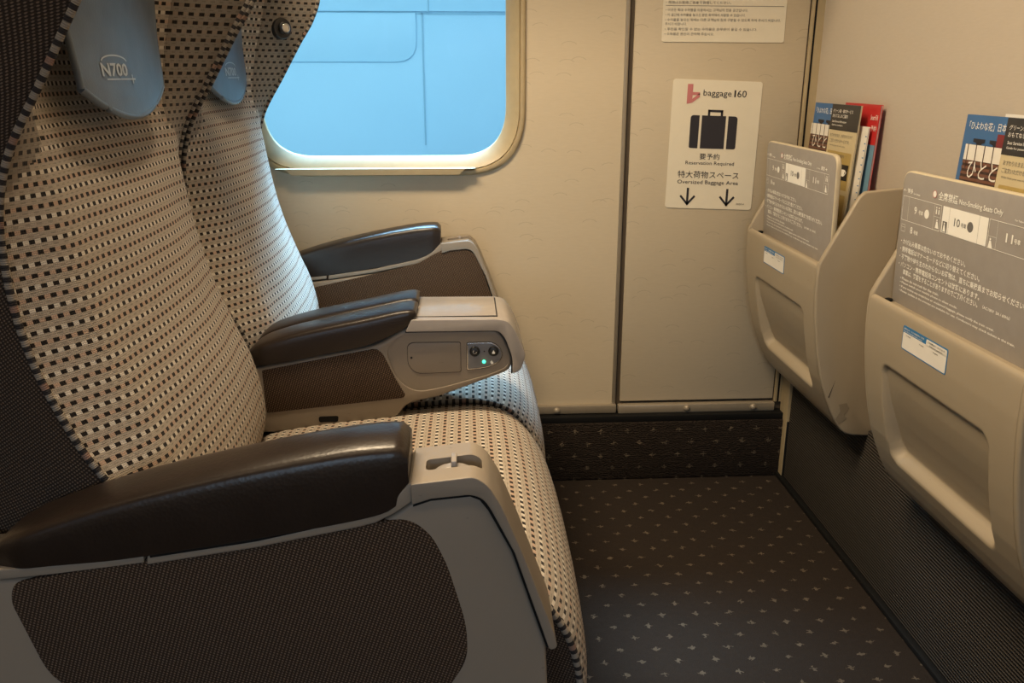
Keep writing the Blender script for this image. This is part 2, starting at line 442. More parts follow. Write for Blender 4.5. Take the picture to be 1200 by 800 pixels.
# bulkhead ahead of the seats
struct(obj('wall_right', box(BX, BX+.08, YF, WY+.1, 0, CEIL), M_BULK))
b = bmesh.new(); box_into(b, BX-.007, BX+.01, .55, 2.003, .004, .318, bev=.002)
struct(obj('baseboard_right', b, M_RIB))
b = bmesh.new(); box_into(b, BX-.020, BX, .55, WY-.03, 0, .012, bev=.003); box_into(b, BX-.012, BX, 2.003, WY-.005, .01, .165, bev=.002)
struct(obj('trim_5', b, M_INK))
b = bmesh.new(); prism_into(b, [(2.004, .30), (2.062, .30), (2.045, .012), (2.004, .012)], BX-.0135, BX+.003, .001, axis='x')
struct(obj('trim_6', b, M_FRAME))
# rest of the car
struct(obj('wall_left', box(XB-.06, XB, YF, WY+.1, 0, CEIL), M_BULK))
wf = struct(obj('wall_front', box(XB, BX, YF-.1, YF, 0, CEIL), M_WALL))
for x in (-1.9, -.75, .2):
    boolean(wf, prism(rc([(x-.3, .82), (x+.3, .82), (x+.3, 1.36), (x-.3, 1.36)], .12, 6), YF-.3, YF+.2))
lr = bmesh.new(); box_into(lr, XB, BX-.02, 1.60, WY, 1.70, 1.74, bev=.01); box_into(lr, XB, BX-.02, 1.58, 1.62, 1.69, 1.77, bev=.012)  # unseen rack, added as a blocker to shade the upper seat backs
tag(obj('unseen_rack_blocker', lr, plain('rack metal', (.5, .47, .42), .4)), 'unseen overhead luggage rack added to shade the seats below', 'luggage rack')

# window: moulding, pane, sill
wroot = bpy.data.objects.new('window_1', None); COL.objects.link(wroot); wroot.location = (-.19, WY, .8); struct(wroot)
def ring_pts(grow, y):
    cx, cz = -.1865, 1.076; hx, hz = .3085+grow, .264+grow
    return [(cx+a, y, cz+c) for a, c in rc([(-hx, -hz), (hx, -hz), (hx, hz), (-hx, hz)], .135+grow*.8, 12)]
b = bmesh.new()
grid_into(b, [ring_pts(.020, WY-.0005), ring_pts(.019, WY-.006), ring_pts(.014, WY-.009), ring_pts(.0085, WY-.008), ring_pts(.0065, WY-.0035), ring_pts(.0045, WY-.0065), ring_pts(-.002, WY-.002), ring_pts(-.0235, WY+.018), ring_pts(-.0250, WY+.021), ring_pts(-.0250, WY+.030)], close_u=True)
obj('window_frame', b, M_FRAME, wroot, 50)
t = NT('window glass'); nt = t.t
tr = t.n('ShaderNodeBsdfTransparent'); tr.inputs[0].default_value = (.93, .97, 1, 1); gl = t.n('ShaderNodeBsdfGlossy'); gl.inputs['Roughness'].default_value = .03
fr = t.n('ShaderNodeLayerWeight'); fr.inputs[0].default_value = .12; mx = t.n('ShaderNodeMixShader')
nt.links.new(t.math('MULTIPLY', fr.outputs['Fresnel'], .35), mx.inputs[0]); nt.links.new(tr.outputs[0], mx.inputs[1]); nt.links.new(gl.outputs[0], mx.inputs[2])
nt.links.new(mx.outputs[0], nt.nodes['Material Output'].inputs[0])
obj('pane', prism([(a, c) for a, _, c in ring_pts(-.022, 0)], WY+.022, WY+.027), t.m, wroot)
sx0, sz0 = at(333, 203, WY-.02); sx1, _ = at(547, 202, WY-.02)
b = bmesh.new()
prof = [(sx0-.02, .008), (sx0+.004, .006), (sx0+.018, -.007), (sx1-.018, -.007), (sx1-.004, .006), (sx1+.02, .008)]
prism_into(b, [(x, sz0+.002+z) for x, z in prof], WY-.030, WY+.01, .002)
obj('sill', b, M_FRAME, wroot)

# what stands outside the window: pale panelled metal side
M_OUT = plain('pale outside metal', (.39, .60, .74), .35, nz=.03, scale=3); M_OUTL = plain('outside panel joint', (.27, .45, .58), .5)
OY = 3.9
out = thing('metal_siding', 'pale blue panelled metal side seen outside through the train window', 'metal siding', (0, OY, -.6))
def outbox(x0, x1, z0, z1, y0, y1, bev=.004):
    return box(x0, x1, OY+y0, OY+y1, z0, z1, bev=bev)
zl = at(500, 15, OY)[1]; xl = at(497, 15, OY)[0]; xr = at(597, 15, OY)[0]
obj('main_panel', outbox(-3.2, 1.8, -.6, zl-.004, 0, .08), M_OUT, out)
obj('upper_panel', outbox(-3.2, 1.8, zl+.004, 2.3, -.02, .08), M_OUT, out)
b = bmesh.new(); box_into(b, -3.2, 1.8, OY-.006, OY+.02, zl-.006, zl+.004); box_into(b, xl-.012, xl-.006, OY-.006, OY+.01, zl-.55, zl); box_into(b, xl+.016, xl+.022, OY-.024, OY+.01, zl, 2.2)
obj('joint', b, M_OUTL, out)
dpan = [(xl-2.2, zl-.50), (xl-.06, zl-.50), (xl-.06, zl-.03), (xl-2.2, zl-.03)]
obj('raised_panel', prism(rc([(xl-1.6, zl-.20), (xl-.035, zl-.20), (xl-.035, zl+.0), (xl-1.6, zl+.0)], [.01, .09, .005, .005]), OY-.012, OY+.01, .004), M_OUT, out)

# ================================================================== SIGNS ON THE WALL
def sign_face(tl, tr_, bl):
    o = Vector((tl[0], WY, tl[1])); u = Vector((tr_[0]-tl[0], 0, tr_[1]-tl[1])); d = Vector((bl[0]-tl[0], 0, bl[1]-tl[1]))
    return Face(o-Vector((0, .0016, 0)), u, d, (0, -1, 0)), u.length, d.length
F, SW, SH = sign_face(at(789, 92, WY), at(894, 96, WY), at(779, 243, WY))
sg = thing('baggage_sign', 'cream sign with a black suitcase and two arrows on the wall', 'sign', (F.p(SW/2, SH).x, WY, F.p(SW/2, SH).z))
b = bmesh.new()
qq = rc([(0, 0), (SW, 0), (SW, SH), (0, SH)], .008)
A = [b.verts.new(F.p(u, d)) for u, d in qq]; B = [b.verts.new(F.p(u, d, -.0012)) for u, d in qq]
b.faces.new(A); [b.faces.new((A[i], B[i], B[(i+1) % len(A)], A[(i+1) % len(A)])) for i in range(len(A))]
obj('sign_plate', b, M_SIGN, sg)
# pictures and words, laid out in fractions of the sign
b = bmesh.new()
def S(u, d): return (u*SW, d*SH)
def sR(u0, d0, u1, d1, r=0, mi=0): F.rect(b, u0*SW, d0*SH, u1*SW, d1*SH, mi, r=r)
# folded ribbon letter mark
F.poly(b, [S(.165, .035), S(.225, .035), S(.225, .175), S(.165, .185)], 1)
F.poly(b, [S(.225, .175), S(.305, .13), S(.305, .10), S(.225, .145)], 1, .0007); F.poly(b, [S(.225, .095), S(.305, .095), S(.305, .115), S(.225, .118)], 1, .0007)
F.text(b, 'baggage', .345*SW, .073*SH, .060*SH, .315*SW); F.text(b, '1', .690*SW, .070*SH, .052*SH, .018*SW); F.text(b, '60', .724*SW, .070*SH, .052*SH, .105*SW)
F.poly(b, rc([S(.222, .268), S(.322, .268), S(.322, .522), S(.222, .522)], [.008, 0, 0, .005])); F.poly(b, [S(.349, .268), S(.620, .268), S(.620, .522), S(.349, .522)]); F.poly(b, rc([S(.647, .268), S(.752, .268), S(.752, .522), S(.647, .522)], [0, .008, .005, 0]))
F.line(b, [S(.425, .268), S(.425, .232), S(.57, .232), S(.57, .268)], .0055)
F.text(b, '要予約', .355*SW, .560*SH, .048*SH, .228*SW); F.text(b, 'Reservation Required', .200*SW, .622*SH, .036*SH, .555*SW)
F.text(b, '特大荷物スペース', .122*SW, .700*SH, .056*SH, .700*SW); F.text(b, 'Oversized Baggage Area', .122*SW, .772*SH, .040*SH, .700*SW)
for cu_ in (.250, .705):
    F.line(b, [S(cu_, .845), S(cu_, .955)], .0055); F.line(b, [S(cu_-.075, .905), S(cu_, .965)], .005); F.line(b, [S(cu_, .965), S(cu_+.075, .905)], .005)
F.text(b, '2020.4', .82*SW, .948*SH, .014*SH, .09*SW)
obj('sign_print', b, [M_BLACK, M_REDINK], sg)

xl_, zb_ = at(775, 49, WY); xr_, zb2 = at(918, 50, WY)
F2 = Face((xl_, WY-.0016, zb_+.205), (xr_-xl_, 0, zb2-zb_), (0, 0, -1), (0, -1, 0)); NW = xr_-xl_
ns = thing('notice_sign', 'white notice of small bulleted Japanese and Korean lines above the suitcase sign', 'sign', (xl_+NW/2, WY, zb_))
b = bmesh.new(); qq = rc([(0, 0), (NW, 0), (NW, .205), (0, .205)], .006)
A = [b.verts.new(F2.p(u, d)) for u, d in qq]; B = [b.verts.new(F2.p(u, d, -.0012)) for u, d in qq]
b.faces.new(A); [b.faces.new((A[i], B[i], B[(i+1) % len(A)], A[(i+1) % len(A)])) for i in range(len(A))]
obj('sign_plate', b, M_SIGN, ns)
b = bmesh.new()
LN = [(-.118, '・特大荷物スペースつき座席をご予約のお客様専用のスペースです。', .235), (-.108, '・荷物には他のお客様の荷物と区別できるものをつけてください。', .245), (-.098, '・無断使用のときは、乗務員が移動させることがあります。', .20), (-.088, '・荷物はお客様ご自身で管理してください。', .15),
      (-.072, '• 이곳은 특대 수하물을 이용하시는 고객님의 전용 공간입니다.', .19), (-.0615, '• 이 공간에 수하물을 놓으신 분은 좌석에서 사용할 수 있습니다.', .185), (-.051, '• 수하물을 놓으신 뒤에는 다른 고객님의 짐과 구분될 수 있도록 하여 주시기 바랍니다.', .268), (-.042, '   주시기 바랍니다.', .05), (-.031, '• 주인을 확인할 수 없는 수하물은 승무원이 옮길 수 있습니다.', .215), (-.0205, '• 수하물은 본인이 관리해 주십시오.', .115)]
for dz, st, wd in LN: F2.text(b, st, .006, .205+dz, .0062, wd)
F2.rect(b, .006, .205-.0785, NW-.006, .205-.0775)
for k in range(7): F2.text(b, 'Passengers with reserved seats may use this space for large baggage.' if k % 2 else '・この場所は特大荷物専用です。ご予約のうえご利用ください。', .006, .012+k*.0105, .006, .20-.02*(k % 3))
obj('sign_print', b, [M_GREYINK], ns)

# ================================================================== MAGAZINE POCKETS ON THE BULKHEAD
FRONT = [(.690, .610), (.690, .630), (.6905, .648), (.691, .660), (.690, .6655), (.687, .668), (.684, .6672), (.6815, .664), (.6805, .659), (.6802, .648), (.6804, .635), (.6810, .610), (.683, .585), (.6855, .562), (.690, .530), (.696, .495), (.7035, .460), (.713, .425), (.725, .393), (.739, .361), (.751, .338), (.764, .320), (.775, .312), (.79, .308), (BX, .305)]
SIDEP = [(BX, .815), (.757, .809), (.745, .798), (.688, .684), (.681, .668)] + [p for p in FRONT if p[1] < .66 and p[0] < .8 and FRONT.index(p) > 8] + [(BX, .305)]
M_MAGE = plain('paper edges', (.7, .66, .58), .7)
def frontpath(n):
    L = [0]
    for a, c in zip(FRONT[:-1], FRONT[1:]): L.append(L[-1]+math.hypot(c[0]-a[0], c[1]-a[1]))
    out_ = []
    for k in range(n+1):
        s = L[-1]*k/n; i = max(j for j in range(len(L)-1) if L[j] <= s+1e-9); f = (s-L[i])/(L[i+1]-L[i])
        out_.append((FRONT[i][0]+(FRONT[i+1][0]-FRONT[i][0])*f, FRONT[i][1]+(FRONT[i+1][1]-FRONT[i][1])*f))
    return out_
def make_pocket(yf, yn, label):
    root = thing('magazine_pocket', label, 'magazine pocket', (BX, (yf+yn)/2, .305), 'magazine pockets on the bulkhead')
    bm = bmesh.new()
    fp = frontpath(150); nj = 130
    cy, hy = (yf+yn)/2-.0005, .1525; cz, hz = .4755, .0905; rr = .022
    P = []
    for i, (x, z) in enumerate(fp):
        a, c = fp[max(i-1, 0)], fp[min(i+1, len(fp)-1)]
        tx, tz = c[0]-a[0], c[1]-a[1]; ln = math.hypot(tx, tz); nx, nz_ = -tz/ln, tx/ln        # inward (towards +x)
        row = []
        for j in range(nj+1):
            y = yf+.003+(yn-yf-.006)*j/nj
            wide = 1.0
            qx, qz = abs(y-cy)-hy+rr, abs(z-cz)-hz+rr
            sd = math.hypot(max(qx, 0), max(qz, 0))+min(max(qx, qz), 0)-rr
            D = .006+.017*sstep(.565, .40, z)
            dpt = D*sstep(0, -.0075-.010*sstep(.43, .385, z), sd) if z < .60 and x < .78 else 0
            row.append((x+nx*dpt, y, z+nz_*dpt))
        P.append(row)
    grid_into(bm, P)
    # side walls, floor of the pocket
    prism_into(bm, SIDEP, yf, yf+.013, .004); prism_into(bm, SIDEP, yn-.013, yn, .004)
    box_into(bm, .692, BX, yn-.002, yf+.002, .640, .648)
    box_into(bm, .6885, .722, yn-.008, yf+.008, .646, .6590, bev=.001)
    obj('pocket_body', bm, M_POCK, root, 42)
    # grey information panel with cream edge
    ya, yb = yf-.006, yn+.012; W = ya-yb
    o0 = Vector((.7048, ya, .875)); dn = Vector((.7118-.7048, 0, -.207))
    fc = Face(o0, (0, -1, 0), dn, Vector((0, -1, 0)).cross(dn)*-1)
    if fc.n.x > 0: fc.n = -fc.n
    Hh = dn.length+.018
    pr = rc([(0, 0), (W, 0), (W, Hh), (0, Hh)], [.022, .026, .002, .002], 8)
    bm = bmesh.new()
    lay = [(0.0, .0022), (.0009, .0005), (.0025, 0), (.0080, 0), (.0098, .001), (.0105, .004)]
    cu_, cd_ = W/2, Hh/2
    P = [[fc.p(cu_+(u-cu_)*(1-2*ins/W), cd_+(d-cd_)*(1-2*ins/Hh), -h) for u, d in pr] for h, ins in lay]
    V = grid_into(bm, P, close_u=True, mi=1)
    f = bm.faces.new(V[0]); f.material_index = 0; f = bm.faces.new(V[-1]); f.material_index = 1
    card = obj('information_panel', bm, [M_CARD, M_CARDE], root, 50)
    # its print (millimetres on the panel, u from its window-side edge)
    bm = bmesh.new(); k = .001; U0 = .018
    def T(st, u, d, h, wd=None, mi=0): fc.text(bm, st, U0+u*k, (d+1.5)*k, h*k, None if wd is None else wd*k, mi)
    def Ln(pts, wd=.5, mi=0, closed=False): fc.line(bm, [(U0+a*k, (c+1.5)*k) for a, c in pts], wd*k, mi, closed=closed)
    def Rc(a, c, e, g_, mi=0, r=0, lift=.0005): fc.rect(bm, U0+a*k, (c+1.5)*k, U0+e*k, (g_+1.5)*k, mi, lift, r*k)
    def Dc(a, c, r, mi=0, lift=.0006): fc.disc(bm, U0+a*k, (c+1.5)*k, r*k, mi, lift)
    T('←', -12, 27, 6, 9); T('博多', 0, 25.5, 8, 18); T('For Hakata', 20, 30.5, 3, 20)
    Dc(82, 24.5, 6, 2); Dc(82, 24.5, 4.8, 0, .0007); Ln([(78.5, 21), (85.5, 28)], 1.2, 2); Ln([(79.5, 24.5), (84.5, 24.5)], 1.1, 1)
    T('全席禁煙', 93, 18.5, 13, 52); T('Non-Smoking Seats Only', 149, 22.5, 10, 104)
    T('東京', 302, 25.5, 8, 18); T('→', 323, 27, 6, 9); T('For Tokyo', 280, 30.5, 3, 18)
    for a, e in ((-10, 105), (227, 342)):
        Ln([(a, 38.5), (e, 38.5), (e, 77), (a, 77)], .7, closed=True)
    Rc(109, 38, 224, 77, r=1)
    Ln([(8.5, 38.5), (8.5, 77)], .4); Ln([(86, 38.5), (86, 77)], .4); Ln([(86, 57), (105, 57)], .4)
    Ln([(128, 38), (128, 77)], .4, 1, ); Ln([(203, 38), (203, 77)], .4, 1)
    Ln([(246, 38.5), (246, 77)], .4); Ln([(227, 61), (246, 61)], .4); Ln([(322, 38.5), (322, 77)], .4); Ln([(322, 57), (342, 57)], .4)
    T('9', 27, 51, 12, 8); T('号車', 41, 55, 7, 13); Dc(65, 57.5, 7); 
    T('10', 142, 51, 12, 15, 1); T('号車', 160, 55, 7, 13, 1); Dc(183, 57.5, 7.5, 1); T('11', 266, 51, 12, 15); T('号車', 284, 55, 7, 13)
    for a in (90, 97): Dc(a+1.5, 43.5, 1.5); Rc(a, 46, a+3, 53)
    for a, c, m_ in ((94, 61, 0), (231, 64, 0), (329, 61, 0)): Dc(a+2, c+1, 1.6, m_); fc.poly(bm, [(U0+x*k, (y+1.5)*k) for x, y in ((a, c+3), (a+4, c+3), (a+8, c+13), (a-2, c+13))], m_)
    for a in (328, 334): Dc(a+1.5, 43.5, 1.3); Rc(a, 46, a+3, 53)
    Rc(112, 60, 124, 76, 1, lift=.0007); Dc(117.5, 63, 1.6, 0, .0009); fc.poly(bm, [(U0+x*k, (y+1.5)*k) for x, y in ((116, 65), (119, 65), (122, 75), (114, 75))], 0, .0009)
    T('8', 21, 84, 11, 7); T('号車', 32, 88, 7, 13); Ln([(-8, 84), (4, 84), (4, 95), (-8, 95)], .5, closed=True); Ln([(-8, 88), (4, 88)], .5)
    B5 = [(106, '・かけ込み乗車は危ないのでおやめください。', -4, 187), (118.5, '・携帯電話はマナーモードなどに切り替えてください。', -4, 225), (131, '・不審物や持ち主のわからないお荷物は、直ちに乗務員までお知らせください。', -4, 330), (143.5, '・パソコン・携帯電話用コンセントは肘掛にあります。', -4, 230), (154.5, '車掌は、確認をすることがありますのでご了承ください。', 12, 212)]
    for d, st, u, wd in B5: T(st, u, d, 9.2, wd)
    T('（AC100V  2A / 60Hz）', 236, 156, 5.5, 62)
    E4 = [(168, '• Please do not rush for the train.', 118), (175, '• Please switch your mobile phone to silent mode.', 170), (182, '• If you notice any suspicious or unclaimed baggage, please notify the train crew.', 262), (189, '• Power outlets in the armrest are available for use. Conductors may check tickets in the train.', 310)]
    for d, st, wd in E4: T(st, 6, d, 4.4, wd)
    obj('lettering', bm, [M_WHITE, M_GREYINK, M_REDINK], card)
    # small sticker on the front
    st = Face((.6797, yf-.1168, .6480), (0, -1, 0), (.001, 0, -.0385), (-1, 0, 0)); w_, h_ = .129, .0385
    bm = bmesh.new()
    A_ = rc([(0, 0), (w_, 0), (w_, h_), (0, h_)], .004)
    a1 = [bm.verts.new(st.p(u, d, 0)) for u, d in A_]; a2 = [bm.verts.new(st.p(u, d, -.0025)) for u, d in A_]
    bm.faces.new(a1); [bm.faces.new((a1[i], a2[i], a2[(i+1) % len(a1)], a1[(i+1) % len(a1)])) for i in range(len(a1))]
    for f in bm.faces: f.material_index = 1
    st.rect(bm, .0018, .0105, w_-.0018, h_-.0018, 0, .0003, .0025); st.rect(bm, .070, .0018, w_-.0018, .012, 0, .0003, .0025)
    st.text(bm, '車内Wi-Fi・スマホ乗車券のご案内', .004, .0028, .0030, .060, 0); st.text(bm, 'Free Wi-Fi and information service', .004, .0070, .0022, .055, 0)
    st.text(bm, 'ご利用はこちらから', .074, .0040, .0030, .048, 2); st.text(bm, 'Scan for service', .080, .0085, .0020, .036, 2)
    for q in (.012, .052, .092): st.text(bm, 'English' if q > .05 else '日本語', q, .0130 if q < .05 else .0150, .0022, .013, 2)
    if yf > 1.7:
        ys = yn-.0132; sc = Face((0, ys, 0), (1, 0, 0), (0, 0, -1), (0, -1, 0)); b3 = bmesh.new()
        (xa, za), (xb_, zb_) = at(979.5, 444, ys), at(970.5, 466, ys)
        sc.poly(b3, [(xa, -za), (xb_+.0014, -zb_+.0), (xb_-.0004, -zb_-.0006)], 0, .0004)
        obj('scratch', b3, M_INK, root); b3 = bmesh.new()
        sc.poly(b3, [(x, -z) for x, z in ats([(983, 474), (992, 472), (995, 478), (989, 486), (992, 490), (983, 497), (979, 491), (985, 482)], ys)], 0, .0004)
        obj('stain', b3, plain('rubbed stain', (.23, .19, .135), .6), root)
    b3 = bmesh.new(); lathe_into(b3, [(.0065, 0), (.0065, .004), (.004, .005)], (.704, yf-.0135, .6588), (0, 0, 1), 16); obj('dark_stop', b3, M_INK, root)
    obj('service_sticker', bm, [M_PAPER, M_BLUE, M_GREYINK], root)['label'] = 'small white and blue sticker'
    return root
PK = [(2.012-.013+.013, 1.602, 'taupe magazine pocket with grey information panel, in the corner by the suitcase sign'), (1.363, .953, 'taupe magazine pocket with grey information panel, at the right edge of the photo')]
BOLD = .016
for yf, yn, lb in PK: make_pocket(yf, yn, lb)
BOLD = 0.0; _tc.clear()

# ------------------------------------------------------------------ magazines standing in the pockets
C_NAVY = plain('magazine blue', (.045, .15, .36), .3, nz=.1, scale=20); C_BROWN = plain('cover dark brown', (.045, .018, .012), .3); C_LBROWN = plain('cover mid brown', (.16, .065, .04), .3)
C_CREAM = plain('leaflet cream', (.62, .53, .33), .35, nz=.03); C_GOLD = plain('leaflet gold', (.46, .34, .12), .35); C_CHAR = plain('leaflet charcoal', (.028, .024, .022), .35)
C_RED = plain('cover red', (.52, .03, .03), .3, nz=.05, scale=20); C_SKY = plain('cover pale blue', (.16, .30, .42), .35); C_WINE = plain('cover wine red', (.20, .02, .025), .3)
ZB = .648
def booklet(name, label, yl, wdt, xt, ztop, thick, cover_m, group, lean=.018, zb=ZB):
    """upright booklet; yl is its window-side edge, xt the x of its top front edge"""
    o = thing(name, label, 'magazine' if name == 'magazine' else 'booklet' if name == 'booklet' else 'leaflet', (xt-lean, yl-wdt/2, zb), group)
    dn = Vector((-lean, 0, -(ztop-zb))); n = Vector((-(ztop-zb), 0, lean)).normalized()
    fc = Face((xt, yl, ztop), (0, -1, 0), dn, n); L = dn.length
    bm = bmesh.new()
    def slab(h0, h1, ins, mi):
        c8 = [fc.p(u, d, -h) for h in (h0, h1) for u, d in ((ins, ins), (wdt-ins, ins), (wdt-ins, L), (ins, L))]
        v = [bm.verts.new(c) for c in c8]
        for q in ((0, 1, 2, 3), (7, 6, 5, 4), (0, 4, 5, 1), (1, 5, 6, 2), (2, 6, 7, 3), (3, 7, 4, 0)):
            f = bm.faces.new([v[i] for i in q]); f.material_index = mi
    slab(0, .0004, 0, 0); slab(.0004, thick-.0004, .0015, 1); slab(thick-.0004, thick, 0, 0)
    obj('pages_and_cover', bm, [cover_m, M_MAGE], o)
    return o, fc, L
def mag_set(dy, right, names):
    G = 'reading matter in the pocket ' + names
    # blue magazine at the back left
    o, f, L = booklet('magazine', 'blue magazine with tall dark strokes ' + names, dy+.026, .205, .8105, .9600, .004, C_NAVY, G, .014)
    b = bmesh.new(); f.text(b, '「ひよわな花」日本', .012, .010, .0125, .098, 0)
    f.poly(b, [(.030, .036), (.062, .036), (.062, .041), (.054, .043), (.064, .120), (.052, .120), (.040, .043), (.030, .041)], 1); f.poly(b, [(.074, .036), (.106, .036), (.106, .041), (.098, .043), (.108, .120), (.096, .120), (.084, .043), (.074, .041)], 1)
    if right: f.rect(b, .092, .026, .2, .3, 2, .0009)
    obj('cover_print', b, [M_WHITE, M_BLACK, C_WINE], o)
    # brown magazine with hanging cords
    o, f, L = booklet('magazine', 'brown magazine with cords and white kana title ' + names, dy+.010 if not right else dy+.0, .205, .8000, .9155, .004, C_BROWN, G, .014)
    b = bmesh.new(); f.rect(b, 0, 0, .205, .024, 0)
    for q in range(5): f.rect(b, 0, .025+q*.0085, .205, .0295+q*.0085, 1, .0005)
    for q in range(9): f.line(b, [(.008+q*.0225, .001), (.0105+q*.0225, .036)], .0024, 2, .0007)
    f.text(b, 'ひととき', .018, .023, .028, .108, 0, .0010)
    obj('cover_print', b, [M_PAPER, C_LBROWN, C_BROWN], o)
    # leaflet, charcoal top and cream body
    yl = dy-.106
    o, f, L = booklet('leaflet', 'cream leaflet with charcoal heading ' + names, yl, .138, .7955, .9610, .003, C_CREAM, G, .014)
    b = bmesh.new(); f.rect(b, 0, 0, .138, .053, 0); 
    f.text(b, 'グリーン車・車内サービス', .008, .010, .0075, .098, 1); f.text(b, 'おもてなしのご案内', .008, .020, .0075, .075, 1); f.text(b, 'Seat Service Information', .010, .033, .0045, .070, 1); f.text(b, 'Guide for passengers', .010, .041, .0040, .055, 1)
    f.text(b, 'おすわりのまま、お手元のスマホで', .010, .060, .0075, .110, 2); f.text(b, 'ご注文いただけるサービスです。', .010, .071, .0075, .100, 2); f.text(b, 'Order from your own seat by phone', .012, .083, .0040, .080, 2)
    f.rect(b, .010, .096, .128, .172, 3, .0005, .003); f.text(b, '車内販売のご案内', .015, .101, .007, .080, 2, .0009); f.text(b, 'Available during service hours', .015, .112, .0045, .075, 2, .0009)
    f.rect(b, .072, .120, .124, .152, 0, .0009); f.poly(b, [(.084, .130), (.112, .130), (.108, .144), (.090, .144)], 1, .0012); f.line(b, [(.112, .132), (.117, .135), (.110, .141)], .002, 1, .0012)
    f.text(b, 'ホットコーヒー', .015, .126, .006, .050, 2, .0009); f.text(b, 'アイスクリーム', .015, .137, .006, .050, 2, .0009); f.text(b, 'お茶・お弁当', .015, .148, .006, .045, 2, .0009); f.text(b, 'Coffee and ice cream', .015, .160, .004, .060, 2, .0009)
    f.rect(b, .010, .182, .128, .245, 3, .0005, .003); f.text(b, 'ご利用方法', .020, .188, .007, .06, 2, .0009)
    obj('cover_print', b, [C_CHAR, M_WHITE, M_GREYINK, C_GOLD], o)
    # white folder and red booklet against the wall
    o, f, L = booklet('booklet', 'white booklet just behind the leaflet ' + names, yl-.010, .150, .8055, .921, .003, M_PAPER, G, .014)
    b = bmesh.new(); [f.rect(b, .142, .018+q*.014, .149, .020+q*.014, 0) for q in range(10)]; obj('cover_print', b, [M_BLUE], o)
    o, f, L = booklet('booklet', 'red topped pale blue booklet ' + names, yl-.012 if not right else dy-.062, .165, .8180, .9640, .004, M_PAPER if right else C_RED, G, .014)
    b = bmesh.new()
    if right: f.rect(b, 0, .012, .165, .3, 1)
    else: f.rect(b, 0, .078, .165, .3, 0); f.text(b, 'Smart EX', .128, .020, .010, .032, 2); f.text(b, '予約', .135, .04, .012, .024, 2)
    obj('cover_print', b, [C_SKY, C_WINE, M_WHITE], o)
    if right: o['label'] = 'white edged wine red booklet ' + names
mag_set(1.980, False, 'in the pocket beside the wall sign')
mag_set(1.356, True, 'in the pocket at the right edge')

# ================================================================== SEATS
EDGE = [(.36, -.395), (.43, -.378), (.50, -.368), (.595, -.382), (.644, -.407), (.697, -.428), (.739, -.441), (.792, -.450), (.853, -.452), (.90, -.447), (.95, -.430), (1.015, -.390), (1.084, -.348), (1.13, -.318), (1.18, -.300), (1.23, -.310), (1.26, -.345)]
CENT = [(.36, -.375), (.42, -.340), (.478, -.322), (.538, -.322), (.626, -.344), (.738, -.380), (.844, -.406), (.90, -.420), (.95, -.440), (1.0, -.464), (1.1, -.472), (1.2, -.465), (1.26, -.470)]
Z0, Z1 = .37, 1.26
def back_x(z, t):
    xe, xc = interp(EDGE, z), interp(CENT, z)
    hd = sstep(.86, 1.02, z)
    p = 2.9*(1-hd)+2.6*hd
    a = abs(t)
    x = xc+(xe-xc)*a**p
    x += (1-hd)*.009*math.exp(-((a-.74)/.14)**2)*sstep(.40, .5, z)
    x -= .004*math.exp(-((a-.70)/.012)**2)*sstep(.90, .98, z)
    return x
